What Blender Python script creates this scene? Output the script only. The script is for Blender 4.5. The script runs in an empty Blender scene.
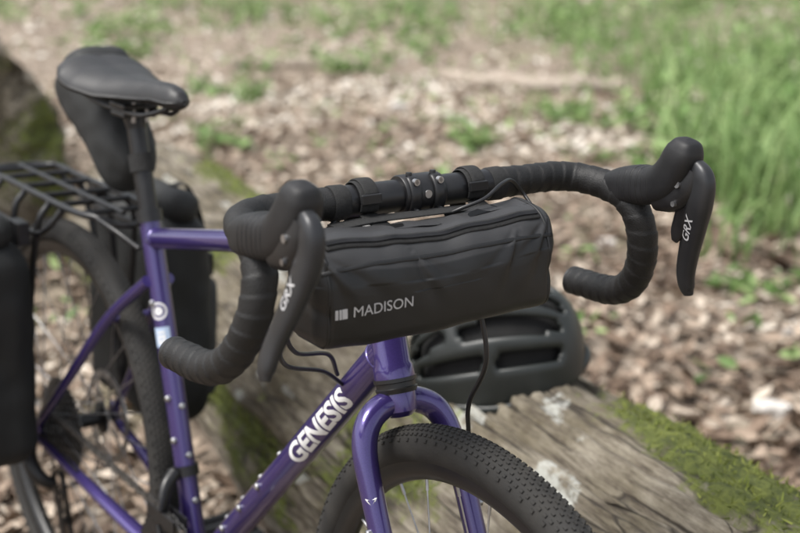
import bpy, bmesh, math, random
import numpy as np
from mathutils import Vector, Matrix, noise
from mathutils.bvhtree import BVHTree
random.seed(7); RNG=np.random.default_rng(7)
sc=bpy.context.scene
col=sc.collection
sc.view_settings.view_transform='Standard'
sc.view_settings.look='None'
sc.view_settings.exposure=0

# ------------------------------------------------------------ helpers
def M4(m3=None,t=None):
    M=np.eye(4)
    if m3 is not None: M[:3,:3]=m3
    if t is not None: M[:3,3]=t
    return M
def rot(axis,a):
    return np.array(Matrix.Rotation(a,3,Vector(axis)))
I4=np.eye(4)
def empty(name,loc=(0,0,0)):
    o=bpy.data.objects.new(name,None); col.objects.link(o); o.empty_display_size=.1; o.location=loc
    bpy.context.view_layer.update()
    return o
def mk(name,verts,faces,mat,parent=None,M=I4,smooth=True,attrs=None,bevel=0,auto=None):
    v=np.asarray(verts,float)
    v=v@M[:3,:3].T+M[:3,3]
    me=bpy.data.meshes.new(name)
    me.from_pydata(v.tolist(),[],[tuple(int(i) for i in f) for f in faces])
    me.validate(); me.update()
    if smooth: me.polygons.foreach_set('use_smooth',[True]*len(me.polygons))
    if mat: me.materials.append(mat)
    if attrs:
        for k,a in attrs.items():
            at=me.attributes.new(k,'FLOAT','POINT'); at.data.foreach_set('value',np.asarray(a,float))
    o=bpy.data.objects.new(name,me); col.objects.link(o)
    if parent:
        o.parent=parent; o.matrix_parent_inverse=parent.matrix_world.inverted()
    if bevel:
        b=o.modifiers.new('b','BEVEL'); b.width=bevel; b.segments=2; b.limit_method='ANGLE'
    if auto is not None:
        me.set_sharp_from_angle(angle=math.radians(auto))
    return o
def catmull(rows,n):
    P=np.asarray(rows,float); out=[]
    Q=np.vstack([2*P[0]-P[1],P,2*P[-1]-P[-2]])
    for i in range(1,len(Q)-2):
        for k in range(n):
            t=k/n
            out.append(.5*((2*Q[i])+(-Q[i-1]+Q[i+1])*t+(2*Q[i-1]-5*Q[i]+4*Q[i+1]-Q[i+2])*t*t+(-Q[i-1]+3*Q[i]-3*Q[i+1]+Q[i+2])*t**3))
    out.append(P[-1]); return np.array(out)
def resample(P,step):
    d=np.r_[0,np.cumsum(np.linalg.norm(np.diff(P[:,:3],axis=0),axis=1))]
    n=max(2,int(d[-1]/step)+1); s=np.linspace(0,d[-1],n)
    return np.array([np.interp(s,d,P[:,k]) for k in range(P.shape[1])]).T, s
def sweepmesh(P,ra,rb,nseg,hint=(0,0,1),cap=True,closed=False,radfun=None,s=None,n_exp=2.0):
    P=np.asarray(P,float); N=len(P)
    T=np.gradient(P,axis=0)
    if closed:
        T=np.roll(P,-1,0)-np.roll(P,1,0)
    T/=np.linalg.norm(T,axis=1)[:,None]+1e-12
    h=np.array(hint,float); n=h-T[0]*(h@T[0])
    if np.linalg.norm(n)<1e-4: h=np.array([1,.1,0.]); n=h-T[0]*(h@T[0])
    n/=np.linalg.norm(n); V=[]
    th=np.linspace(0,2*math.pi,nseg,endpoint=False)
    c,sn=np.cos(th),np.sin(th)
    if n_exp!=2: 
        k=(np.abs(c)**n_exp+np.abs(sn)**n_exp)**(-1/n_exp); c=c*k; sn=sn*k
    for i in range(N):
        n=n-T[i]*(n@T[i]); n/=np.linalg.norm(n); b=np.cross(T[i],n)
        f=1.0 if radfun is None else radfun(s[i],th)
        V.append(P[i]+np.outer(c*ra[i]*f,n)+np.outer(sn*rb[i]*f,b))
    V=np.vstack(V); F=[]
    M=N if closed else N-1
    for i in range(M):
        for j in range(nseg):
            a=i*nseg+j; b2=i*nseg+(j+1)%nseg; i2=(i+1)%N
            F.append((a,b2,i2*nseg+(j+1)%nseg,i2*nseg+j))
    if cap and not closed:
        F.append(tuple(range(nseg-1,-1,-1))); F.append(tuple((N-1)*nseg+j for j in range(nseg)))
    return V,F
def tube(name,pts,r,mat,parent,M=I4,nseg=20,smoothn=0,cap=True,hint=(0,0,1),n_exp=2.0,auto=40):
    P=np.asarray(pts,float)
    if np.isscalar(r): R=np.full((len(P),2),r)
    else: R=np.array([[q,q] if np.isscalar(q) else q for q in r],float)
    A=np.hstack([P,R])
    if smoothn: A=catmull(A,smoothn)
    V,F=sweepmesh(A[:,:3],A[:,3],A[:,4],nseg,hint,cap,n_exp=n_exp)
    return mk(name,V,F,mat,parent,M,auto=auto)
def box(name,c,h,mat,parent,M=I4,R=None,bevel=.001):
    s=np.array([[x,y,z] for x in(-1,1) for y in(-1,1) for z in(-1,1)],float)*np.array(h)
    if R is not None: s=s@np.asarray(R).T
    s=s+np.array(c)
    F=[(0,1,3,2),(4,6,7,5),(0,4,5,1),(2,3,7,6),(0,2,6,4),(1,5,7,3)]
    return mk(name,s,F,mat,parent,M,smooth=False,bevel=bevel)
def rbox(h,r,res):
    h=np.array(h,float); V=[];F=[]
    t=np.linspace(-1,1,res)
    for ax in range(3):
        for sg in(-1,1):
            base=len(V); o=[k for k in range(3) if k!=ax]
            for a in t:
                for b in t:
                    p=np.zeros(3);p[ax]=sg;p[o[0]]=a;p[o[1]]=b
                    p=p*h; inn=np.clip(p,-(h-r),h-r); d=p-inn; l=np.linalg.norm(d)
                    V.append(inn+d/l*r)
            for i in range(res-1):
                for j in range(res-1):
                    q=(base+i*res+j,base+(i+1)*res+j,base+(i+1)*res+j+1,base+i*res+j+1)
                    flip=(sg>0)==(ax==1)
                    F.append(q[::-1] if flip else q)
    return np.array(V),F
def weld(o,d=1e-5):
    bm=bmesh.new();bm.from_mesh(o.data);bmesh.ops.remove_doubles(bm,verts=bm.verts,dist=d)
    bmesh.ops.recalc_face_normals(bm,faces=bm.faces);bm.to_mesh(o.data);bm.free()
def lathe(profile,nseg=48):
    V=[];F=[];n=len(profile)
    for i in range(nseg):
        a=2*math.pi*i/nseg
        for r,y in profile: V.append((r*math.cos(a),y,r*math.sin(a)))
    for i in range(nseg):
        for j in range(n-1):
            a=i*n+j;b=((i+1)%nseg)*n+j
            F.append((a,a+1,b+1,b))
    return np.array(V),F

# ------------------------------------------------------------ materials
def mat(name,c1,c2=None,rough=.5,metal=0,scale=20,bump=0,bscale=200,coat=0,spec=.5,rough2=None,detail=4,sheen=0):
    m=bpy.data.materials.new(name); m.use_nodes=True; nt=m.node_tree; b=nt.nodes['Principled BSDF']
    b.inputs['Roughness'].default_value=rough; b.inputs['Metallic'].default_value=metal
    b.inputs['Coat Weight'].default_value=coat; b.inputs['Coat Roughness'].default_value=.06
    b.inputs['Specular IOR Level'].default_value=spec
    if sheen: b.inputs['Sheen Weight'].default_value=sheen
    tc=nt.nodes.new('ShaderNodeTexCoord')
    if c2 is None: c2=tuple(x*1.35+.002 for x in c1)
    nz=nt.nodes.new('ShaderNodeTexNoise'); nz.inputs['Scale'].default_value=scale; nz.inputs['Detail'].default_value=detail
    nt.links.new(tc.outputs['Object'],nz.inputs['Vector'])
    cr=nt.nodes.new('ShaderNodeValToRGB'); cr.color_ramp.elements[0].position=.35; cr.color_ramp.elements[1].position=.7
    cr.color_ramp.elements[0].color=(*c1,1); cr.color_ramp.elements[1].color=(*c2,1)
    nt.links.new(nz.outputs['Fac'],cr.inputs['Fac']); nt.links.new(cr.outputs['Color'],b.inputs['Base Color'])
    if rough2 is not None:
        mr=nt.nodes.new('ShaderNodeMapRange'); mr.inputs['To Min'].default_value=rough; mr.inputs['To Max'].default_value=rough2
        mr.inputs['From Min'].default_value=.3; mr.inputs['From Max'].default_value=.7
        nt.links.new(nz.outputs['Fac'],mr.inputs['Value']); nt.links.new(mr.outputs['Result'],b.inputs['Roughness'])
    if bump:
        n2=nt.nodes.new('ShaderNodeTexNoise'); n2.inputs['Scale'].default_value=bscale; n2.inputs['Detail'].default_value=3
        nt.links.new(tc.outputs['Object'],n2.inputs['Vector'])
        bp=nt.nodes.new('ShaderNodeBump'); bp.inputs['Strength'].default_value=bump; bp.inputs['Distance'].default_value=.001
        nt.links.new(n2.outputs['Fac'],bp.inputs['Height']); nt.links.new(bp.outputs['Normal'],b.inputs['Normal'])
    return m
PURPLE=mat('purple_paint',(.044,.029,.14),(.055,.036,.175),rough=.28,metal=.5,scale=900,coat=1.0,detail=1)
BLK=mat('black_alloy',(.007,.007,.008),(.012,.012,.013),rough=.34,rough2=.46,scale=60,bump=.05,bscale=900)
HOOD=mat('hood_rubber',(.007,.007,.008),(.012,.012,.013),rough=.46,rough2=.58,scale=40,bump=.25,bscale=1600,spec=.42)
TAPE=mat('bar_tape',(.005,.005,.005),(.010,.0095,.0095),rough=.48,rough2=.64,scale=60,bump=.6,bscale=800,spec=.42)
LEVER=mat('lever_alloy',(.024,.025,.027),(.032,.033,.036),rough=.33,rough2=.42,metal=.35,scale=30)
TYRE=mat('tyre_rubber',(.011,.0105,.010),(.028,.026,.023),rough=.75,rough2=.9,scale=25,bump=.3,bscale=500)
RIM=mat('rim_black',(.008,.008,.008),(.013,.013,.013),rough=.35,scale=30)
STEEL=mat('steel',(.35,.35,.36),(.5,.5,.5),rough=.3,rough2=.45,metal=1,scale=80)
CHAIN=mat('chain_steel',(.16,.155,.15),(.30,.29,.27),rough=.35,rough2=.5,metal=.9,scale=150)
SADDLE=mat('saddle_cover',(.013,.013,.014),(.020,.020,.021),rough=.46,rough2=.56,scale=30,bump=.2,bscale=1500)
NYL=mat('pannier_fabric',(.007,.008,.008),(.014,.015,.015),rough=.62,rough2=.75,scale=14,bump=.5,bscale=900)
PAN2=mat('pannier_grey',(.03,.032,.032),(.042,.044,.043),rough=.65,rough2=.75,scale=14,bump=.4,bscale=500)
WHITE=mat('white_print',(.66,.66,.66),(.74,.74,.74),rough=.5,scale=40)
GREYP=mat('grey_print',(.42,.42,.43),(.52,.52,.52),rough=.4,scale=40)
LBLUE=mat('pale_blue_print',(.35,.45,.6),(.4,.5,.65),rough=.4)
WEB=mat('webbing',(.007,.007,.007),(.015,.015,.015),rough=.8,scale=300,bump=.8,bscale=1400)
HELM=mat('helmet_shell',(.015,.018,.017),(.020,.023,.022),rough=.36,rough2=.44,scale=14)
HELMIN=mat('helmet_foam',(.004,.004,.004),(.008,.008,.008),rough=.9,scale=60)

def bagmat():
    m=mat('bag_fabric',(.0055,.0057,.0060),(.0085,.0087,.009),rough=.38,rough2=.50,scale=9,bump=.3,bscale=1800)
    nt=m.node_tree;b=nt.nodes['Principled BSDF']
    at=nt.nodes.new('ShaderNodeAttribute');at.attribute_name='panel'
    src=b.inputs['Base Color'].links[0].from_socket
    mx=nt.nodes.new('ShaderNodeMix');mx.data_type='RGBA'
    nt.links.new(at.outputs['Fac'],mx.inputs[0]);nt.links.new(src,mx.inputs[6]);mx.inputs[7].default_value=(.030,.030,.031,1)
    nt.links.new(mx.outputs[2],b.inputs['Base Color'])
    return m
BAG=bagmat()

# ------------------------------------------------------------ bike frames of reference
HT=np.array([0.81,0,0.845]);SD=np.array([0.3256,0,-0.9455]);QD=np.array([.9455,0,.3256])
HB=np.array([0.859,0,0.703]);FA=np.array([1.035,0,0.346]);BB=np.array([0.43,0,0.275]);RA=np.array([0,0,.345])
LEAN=M4(rot((1,0,0),-.0221))
S3=rot(tuple(-SD),-.0944); STEER=LEAN@M4(None,HB)@M4(S3)@M4(None,-HB)
BARM=STEER@M4(None,[.8948,0,.9119])@M4(rot((0,1,0),-.0411))
def FK(s,q,v): return HB+s*SD+q*QD+np.array([0,v,0])
bike=empty('touring_bicycle')

# ---- frame
STD=np.array([-.2924,0,.9563])
def ST(l): return BB+STD*l
tube('seat_tube',[ST(-.01),ST(.25),ST(.50)],[.0152,.0148,.0152],PURPLE,bike,LEAN,28)
tube('seat_collar',[ST(.498),ST(.516)],[.0185,.0185],BLK,bike,LEAN,28)
tube('seat_collar_bolt',[ST(.507)+[-.016,-.012,0],ST(.507)+[-.016,.012,0]],.005,BLK,bike,LEAN,12)
tube('top_tube',[ST(.475),(.55,0,.783),HT+SD*.022],[.0145,.0145,.0155],PURPLE,bike,LEAN,28)
DT0=BB+np.array([.006,0,.004]);DT1=HB-SD*.032
tube('down_tube',[DT0,(DT0+DT1)/2,DT1],[.0188,.0188,.0195],PURPLE,bike,LEAN,32)
tube('head_tube',[HT,HT+SD*.012,HT+SD*.016,HB-SD*.016,HB-SD*.012,HB],[.0215,.0215,.0200,.0200,.0222,.0222],PURPLE,bike,LEAN,40)
tube('bottom_bracket_shell',[BB+[0,-.036,0],BB+[0,.036,0]],.021,PURPLE,bike,LEAN,32)
for s in(-1,1):
    tube('seat_stay_%s'%('right' if s<0 else 'left'),[ST(.415)+[-.002,s*.016,0],(.22,s*.036,.597),(.12,s*.055,.480),(.012,s*.068,.362)],[.0088,.0085,.008,.007],PURPLE,bike,LEAN,18,6)
    tube('chain_stay_%s'%('right' if s<0 else 'left'),[BB+[-.01,s*.025,0],(.3,s*.04,.293),(.15,s*.058,.32),(.012,s*.068,.340)],[(.010,.013),(.009,.013),.0095,.0085],PURPLE,bike,LEAN,18,6)
    box('dropout',(.004,s*.069,.350),(.016,.004,.018),PURPLE,bike,LEAN,bevel=.003)
tube('seat_stay_bridge',[(.215,-.034,.592),(.215,.034,.592)],.006,PURPLE,bike,LEAN,14)
def boss(P,n,r=.0046,h=.005,m=STEEL,M=LEAN):
    n=np.array(n,float);n/=np.linalg.norm(n);P=np.array(P,float)
    tube('bottle_boss',[P-n*.001,P+n*h*.7,P+n*h],[r,r,r*.6],m,bike,M,10,hint=(0.1,1,.3))
dtd=DT1-DT0;dtd/=np.linalg.norm(dtd);dn=np.array([-dtd[2],0,dtd[0]])
for l in(.13,.19,.255,.32): boss(DT0+dtd*l+dn*.0185,dn)
for l in(.14,.205,.27): boss(DT0+dtd*l+dn*.004+np.array([0,-.0183,0]),(0,-1,.1))
for l in(.10,.165,.235,): boss(ST(l)+np.array([.9563,0,.2924])*.0145,(.95,0,.29))
boss(ST(.385)+[0.002,-.0146,0],(0,-1,0))
boss(ST(.25)+[0.006,-.0136,0],(.3,-1,0)); boss(ST(.19)+[0.006,-.0136,0],(.3,-1,0))
def bead(c,ax_,r,w=.0022):
    c=np.array(c,float);a=np.array(ax_,float);a/=np.linalg.norm(a)
    tube('weld_bead',[c-a*w,c-a*w*.4,c+a*w*.4,c+a*w],[r,r+.0011,r+.0011,r],PURPLE,bike,LEAN,30,4,hint=(0,1,0))
bead(DT1-dtd*.020,dtd,.0193);bead(ST(.475)+np.array([.0165,0,.003]),(.95,0,.3),.0146)
def ax(s): return HT+SD*s
tube('headset_lower',[HB,HB+SD*.004,HB+SD*.005,HB+SD*.010,HB+SD*.011,HB+SD*.016],[.0235,.0235,.0215,.0215,.0232,.0215],BLK,bike,LEAN,36,auto=25)
tube('headset_upper',[ax(-.002),ax(-.008),ax(-.014)],[.0225,.0222,.018],BLK,bike,LEAN,36)
tube('steerer_spacers',[ax(-.012),ax(-.018)],.0165,BLK,bike,STEER,30)
bc=np.array([.8948,0,.9119]); sp=HT+SD*-.0357
tube('stem_steerer_clamp',[sp+SD*.019,sp+SD*.017,sp-SD*.017,sp-SD*.019],[.0155,.0175,.0175,.0155],BLK,bike,STEER,30)
tube('stem_cap',[sp-SD*.019,sp-SD*.0225],.016,BLK,bike,STEER,30)
tube('stem_body',[sp,sp+(bc-sp)*.5,bc-(bc-sp)*.13],[(.015,.016),(.0135,.0135),(.016,.019)],BLK,bike,STEER,24,5)
tube('stem_bar_clamp',[(0,-.0235,0),(0,-.022,0),(0,.022,0),(0,.0235,0)],[.0190,.0200,.0200,.0190],BLK,bike,BARM,36)
for sg in(-1,1):
    # curved face plate arms hugging the clamp
    a=np.radians(np.linspace(62,-62,16));P=np.array([(.0205*math.cos(t),sg*.0140,.0205*math.sin(t)) for t in a])
    V,F=sweepmesh(P,np.full(len(P),.0028),np.full(len(P),.0065),16,hint=(.5,0,.9),n_exp=4);mk('stem_faceplate',V,F,BLK,bike,BARM)
for y in(-.0140,.0140):
    for z in(-.0150,.0150):
        tube('faceplate_bolt',[(.0165,y,z),(.0215,y,z),(.0215,y,z),(.0202,y,z)],[.0034,.0034,.0020,.0018],STEEL,bike,BARM,14,hint=(0,0,1))
    tube('top_bolt',[(.006,y,.0200),(.006,y,.0228)],[.0034,.003],BLK,bike,BARM,14,hint=(1,0,0))
tube('faceplate_badge',[(.0185,0,.002),(.0208,0,.002)],[.0042,.0040],STEEL,bike,BARM,20,hint=(0,0,1))
# ---- handlebar
def barpath(s):
    R=[(0,.0,0),(0,.06,0),(0,.13,0),(.001,.172,0),(.012,.197,-.002),(.038,.209,-.006),(.070,.213,-.014),(.0875,.218,-.038),(.086,.226,-.075),(.064,.235,-.111),(.026,.241,-.131),(-.042,.246,-.136)]
    P=catmull(np.array([(a,s*b,c) for a,b,c in R]),12)
    return P
def text2d(body,size,cuts=2,bold=0.0,shear=0):
    cu=bpy.data.curves.new('t','FONT');cu.body=body;cu.size=size;cu.offset=bold;cu.shear=shear;cu.align_x='CENTER';cu.align_y='CENTER'
    cu.resolution_u=4
    o=bpy.data.objects.new('t',cu);col.objects.link(o);bpy.context.view_layer.update()
    dg=bpy.context.evaluated_depsgraph_get()
    me=bpy.data.meshes.new_from_object(o.evaluated_get(dg))
    bm=bmesh.new();bm.from_mesh(me);bmesh.ops.triangulate(bm,faces=bm.faces)
    for _ in range(cuts):
        L=[e for e in bm.edges if e.calc_length()>size*.10]
        if L: bmesh.ops.subdivide_edges(bm,edges=L,cuts=1); bmesh.ops.triangulate(bm,faces=bm.faces)
    V=np.array([v.co[:2] for v in bm.verts]);F=[[v.index for v in f.verts] for f in bm.faces]
    bm.free();bpy.data.objects.remove(o);bpy.data.curves.remove(cu)
    return V,F
for s,nm in((-1,'right'),(1,'left')):
    P,_=resample(barpath(s),.0016)
    k=np.abs(P[:,1])
    bare=P[(k<.09)&(P[:,2]>-.02)]
    V,F=sweepmesh(bare,np.full(len(bare),.0159),np.full(len(bare),.0159),28)
    mk('handlebar_bare_'+nm,V,F,BLK,bike,BARM)
    i0=np.argmax(k>.088); Q=P[i0:]
    d=np.r_[0,np.cumsum(np.linalg.norm(np.diff(Q,axis=0),axis=1))]
    def rf(sv,th,sg=s):
        ph=(sv/.0155+sg*th/(2*math.pi))%1
        ed=np.clip(ph/.10,0,1)
        return 1+.070*(1-ph)*ed + .02*np.sin(sv*91+th*2)*.5+.012*np.sin(sv*233+th*3+1.3)
    r0=np.interp(d,[0,.02,.1,.6],[.0158,.0154,.0152,.0158])
    V,F=sweepmesh(Q,r0,r0,44,radfun=rf,s=d)
    mk('bar_tape_'+nm,V,F,TAPE,bike,BARM)
    tube('tape_finish_'+nm,[(0,s*.084,0),(0,s*.086,0),(0,s*.100,0),(0,s*.102,0)],[.0162,.0172,.0176,.0168],WEB,bike,BARM,32)
    e=Q[-1]; tube('bar_end_plug_'+nm,[e,e+[-.004,0,0],e+[-.007,0,0]],[.0158,.0165,.010],BLK,bike,BARM,28)
    y=s*.2145
    H=[(.050,y,-.007,.0150,.0155),(.066,y,-.004,.0190,.0180),(.088,y,.000,.0205,.0185),(.110,y,.003,.0195,.0175),(.129,y-s*.001,.010,.0200,.0175),(.143,y-s*.002,.023,.0200,.0175),(.151,y-s*.003,.037,.0190,.0168),(.154,y-s*.003,.047,.0165,.0148),(.155,y-s*.003,.054,.0115,.0105),(.1555,y-s*.003,.057,.0030,.0030)]
    A=catmull(np.array(H),8)
    V,F=sweepmesh(A[:,:3],A[:,3],A[:,4],36,hint=(0,0,1),n_exp=3.0)
    mk('brake_hood_'+nm,V,F,HOOD,bike,BARM)
    for q in range(6):
        i=12+q*3
        c=A[i,:3];r_=A[i,3:5]
        V,F=sweepmesh(np.array([c+[.0010*k_,0,0] for k_ in(-1,1)]),[r_[0]+.00025]*2,[r_[1]+.00025]*2,30,hint=(0,0,1),n_exp=3.0)
        mk('hood_rib_'+nm,V,F,HOOD,bike,BARM)
    tube('lever_bracket_'+nm,[(.118,y,-.006),(.140,y,.000),(.158,y,.012),(.167,y,.028)],[(.016,.0130),(.019,.0140),(.017,.0130),(.010,.0095)],BLK,bike,BARM,24,6,n_exp=3)
    L=[(.165,y,.032,.008,.0110),(.174,y,.018,.0140,.0150),(.172,y+s*.001,-.004,.0150,.0150),(.163,y+s*.006,-.030,.0135,.0125),(.151,y+s*.013,-.058,.0120,.0105),(.141,y+s*.020,-.083,.0112,.0095),(.138,y+s*.025,-.100,.0100,.0085),(.140,y+s*.027,-.110,.0060,.0050)]
    A=catmull(np.array(L),8)
    V,F=sweepmesh(A[:,:3],A[:,3],A[:,4]*.62,30,hint=(1,0,0),n_exp=2.8)
    mk('brake_lever_'+nm,V,F,LEVER,bike,BARM)
    bv=BVHTree.FromPolygons([tuple(v) for v in V],[tuple(f) for f in F])
    TV,TF=text2d('GRX',.0140,3,bold=.0002,shear=.2)
    ctr=np.array([.160,0,-.034]);tdir=np.array([.42,0,.90]);tdir/=np.linalg.norm(tdir);udir=np.array([-tdir[2],0,tdir[0]])
    W=[]
    for a_,b_ in TV:
        p=ctr+tdir*a_+udir*b_+np.array([0,y-.06,0])
        h=bv.ray_cast(Vector(p),Vector((0,1,0)))
        if h[0] is None: W.append(p+np.array([0,.05,0]))
        else: W.append(np.array(h[0])-np.array([0,.0005,0]))
    mk('lever_lettering_'+nm,W,TF,GREYP,bike,BARM,smooth=False)
    L=[(.156,y-s*.002,.000,.008,.0035),(.151,y-s*.000,-.022,.009,.0035),(.143,y+s*.003,-.040,.008,.0035),(.138,y+s*.005,-.050,.004,.002)]
    A=catmull(np.array(L),6)
    V,F=sweepmesh(A[:,:3],A[:,3],A[:,4],20,hint=(1,0,0),n_exp=2.8)
    mk('shift_paddle_'+nm,V,F,BLK,bike,BARM)
    tube('lever_pivot_'+nm,[(.156,y-.0150,.012),(.156,y+.0150,.012)],.0036,STEEL,bike,BARM,16,hint=(0,0,1))
    tube('clamp_bolt_'+nm,[(.152,y-.0150,-.008),(.152,y+.0150,-.008)],.0028,STEEL,bike,BARM,12,hint=(0,0,1))

def wrap(name,V,F,orig,t,n,r,m,parent,M,off=.0005):
    t=np.array(t,float);t/=np.linalg.norm(t);n=np.array(n,float);n-=t*(n@t);n/=np.linalg.norm(n);u=np.cross(n,t)
    a=V[:,1]/r
    W=np.array(orig)+np.outer(V[:,0],t)+(r+off)*(np.outer(np.cos(a),n)+np.outer(np.sin(a),u))
    return mk(name,W,F,m,parent,M,smooth=False)
V,F=text2d('GENESIS',.035,4,bold=.0012); V[:,0]*=1.22
wrap('downtube_lettering',V,F,DT0+dtd*.448,dtd,(.34,-1,-.30),.0190,WHITE,bike,LEAN,off=.0007)
def ring2d(r0,r1,n=36):
    V=[];F=[]
    for i in range(n):
        a=2*math.pi*i/n; V+= [(r0*math.cos(a),r0*math.sin(a)),(r1*math.cos(a),r1*math.sin(a))]
    for i in range(n): F.append((2*i,2*i+1,(2*((i+1)%n))+1,2*((i+1)%n)))
    return np.array(V),F
def grid2d(w,h,n=8):
    V=[(w*(i/n-.5),h*(j/n-.5)) for i in range(n+1) for j in range(n+1)]
    F=[(i*(n+1)+j,(i+1)*(n+1)+j,(i+1)*(n+1)+j+1,i*(n+1)+j+1) for i in range(n) for j in range(n)]
    return np.array(V),F
nn=(.8,-1,.2)
for (r0,r1) in((.0095,.0125),(.001,.0062)):
    V,F=ring2d(r0,r1);wrap('seat_tube_badge',V,F,ST(.372),STD,nn,.0149,WHITE,bike,LEAN)
V,F=grid2d(.028,.024);wrap('seat_tube_label',V,F,ST(.335),STD,nn,.0149,LBLUE,bike,LEAN)
V,F=text2d('521',.014,2,bold=.0008);wrap('seat_tube_label_print',V,F,ST(.335),STD,nn,.0149,WHITE,bike,LEAN,off=.0009)

# ---- fork
tube('fork_crown',[HB+SD*.014,HB+SD*.022,HB+SD*.036,HB+SD*.042],[.0195,.0205,.0190,.012],PURPLE,bike,STEER,32)
for s in(-1,1):
    L=[FK(.026,.0,s*.004),FK(.028,.001,s*.022),FK(.040,.003,s*.041),FK(.064,.006,s*.0525),FK(.105,.012,s*.056),FK(.20,.024,s*.0565),FK(.30,.037,s*.0565),FK(.385,.049,s*.056)]
    tube('fork_leg_%s'%('right' if s<0 else 'left'),L,[.0135,.0142,.0142,.0136,.0128,.0118,.0105,.0095],PURPLE,bike,STEER,28,10,hint=(1,0,0))
    box('fork_dropout',FK(.393,.050,s*.056),(.013,.0035,.015),PURPLE,bike,STEER,bevel=.003)
    for l in(.15,.19,.23): boss(FK(l,.018+(l-.15)*.12,s*.0683),(0,s,0),M=STEER)
V,F=ring2d(.0045,.0075,3);wrap('fork_mark',V,F,FK(.118,.0138,-.056),SD,(.9,-.8,.2),.0126,WHITE,bike,STEER)

# ---- wheels
def knobs(R,rt):
    V=[];F=[]
    rows=[(-64,.0052,.0040,.0024),(-47,.0050,.0036,.0022),(-30,.0046,.0030,.0021),(-14,.0044,.0028,.0021),(0,.0048,.0026,.0020),(14,.0044,.0028,.0021),(30,.0046,.0030,.0021),(47,.0050,.0036,.0022),(64,.0052,.0040,.0024)]
    n=240
    for ri,(ang,l,w,hh) in enumerate(rows):
        a=math.radians(ang)
        for i in range(n):
            ph=2*math.pi*(i+(.5 if ri%2 else 0))/n
            if abs(ang)>60 and i%2: continue
            er=np.array([math.cos(ph),0,math.sin(ph)]);et=np.array([-math.sin(ph),0,math.cos(ph)]);ey=np.array([0,1.,0])
            nrm=er*math.cos(a)+ey*math.sin(a);tl=ey*math.cos(a)-er*math.sin(a)
            c=er*(R)+nrm*(rt-.0004)
            b=len(V)
            for dz,k in((-.0004,1.0),(hh,.78)):
                for dx,dy in((-1,-1),(1,-1),(1,1),(-1,1)):
                    V.append(c+nrm*dz+et*dx*l*.5*k+tl*dy*w*.5*k)
            F+=[(b+4,b+5,b+6,b+7)]+[(b+j,b+(j+1)%4,b+4+(j+1)%4,b+4+j) for j in range(4)]
    return np.array(V),F
KN=knobs(.324,.0205)
def wheel(parent,C,M,nm,hubw):
    T=M@M4(None,C)
    th=np.linspace(math.radians(-142),math.radians(142),41)
    prof=[(.324+.0205*math.cos(a),.0205*math.sin(a)*1.02) for a in th]
    V,F=lathe(prof,180);mk('tyre_casing_'+nm,V,F,TYRE,parent,T)
    mk('tyre_tread_'+nm,KN[0],KN[1],TYRE,parent,T,smooth=False)
    V,F=lathe([(.309,-.0145),(.3115,-.0145),(.312,-.012),(.306,-.011),(.306,.011),(.312,.012),(.3115,.0145),(.309,.0145),(.297,.0125),(.289,.0065),(.287,0),(.289,-.0065),(.297,-.0125),(.309,-.0145)],160)
    mk('rim_'+nm,V,F,RIM,parent,T,auto=40)
    V,F=lathe([(0,-hubw),(.009,-hubw),(.010,-hubw+.012),(.028,-hubw+.016),(.028,-hubw+.020),(.013,-hubw+.026),(.012,0),(.013,hubw-.026),(.028,hubw-.020),(.028,hubw-.016),(.010,hubw-.012),(.009,hubw),(0,hubw)],40)
    mk('hub_'+nm,V,F,BLK,parent,T,auto=40)
    V=[];F=[];n=32
    for i in range(n):
        a=2*math.pi*i/n; s=1 if i%2 else -1; off=(1 if (i//2)%2 else -1)*math.radians(58)
        p0=np.array([.026*math.cos(a+off),s*(hubw-.018),.026*math.sin(a+off)]);p1=np.array([.288*math.cos(a),0,.288*math.sin(a)])
        v,f=sweepmesh([p0,p1],[.0011]*2,[.0011]*2,6,hint=(0,1,0),cap=False)
        b=len(V);V+=list(v);F+=[tuple(x+b for x in q) for q in f]
        v,f=sweepmesh([p1+(p0-p1)*.045,p1],[.002]*2,[.002]*2,6,hint=(0,1,0),cap=False)
        b=len(V);V+=list(v);F+=[tuple(x+b for x in q) for q in f]
    mk('spokes_'+nm,V,F,STEEL,parent,T)
    V,F=lathe([(.068,.0),(.080,.0),(.080,.002),(.068,.002),(.068,0)],90)
    mk('brake_rotor_'+nm,V+[0,hubw-.008,0],F,STEEL,parent,T,auto=30)
    for i in range(6):
        a=i*math.pi/3
        tube('rotor_arm_'+nm,[(.02*math.cos(a),hubw-.007,.02*math.sin(a)),(.069*math.cos(a+.35),hubw-.007,.069*math.sin(a+.35))],[(.0035,.001)]*2,STEEL,parent,T,8,hint=(math.sin(a),0,-math.cos(a)))
wheel(bike,FA,STEER,'front',.048)
wheel(bike,RA,LEAN,'rear',.064)

# ---- drivetrain
def cog(R,n,th,y,depth=.004):
    V=[];F=[];m=n*4
    for yy in(y-th/2,y+th/2):
        for i in range(m):
            a=2*math.pi*i/m; r=R+(depth*.5 if i%4 in(0,1) else -depth*.5)
            V.append((r*math.cos(a),yy,r*math.sin(a)))
        for i in range(m):
            a=2*math.pi*i/m; V.append((R*.72*math.cos(a),yy,R*.72*math.sin(a)))
    for i in range(m):
        j=(i+1)%m
        F+=[(i,j,m+j,m+i),(2*m+i,3*m+i,3*m+j,2*m+j),(i,2*m+i,2*m+j,j)]
    return V,F
V=[];F=[]
for k in range(11):
    n=11+int(k*2.3+ (k*k)*.06); R=n*.0127/(2*math.pi)
    v,f=cog(R,n,.0018,-.060+k*.0037); b=len(V);V+=v;F+=[tuple(x+b for x in q) for q in f]
mk('cassette',V,F,CHAIN,bike,LEAN@M4(None,RA),smooth=False)
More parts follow.
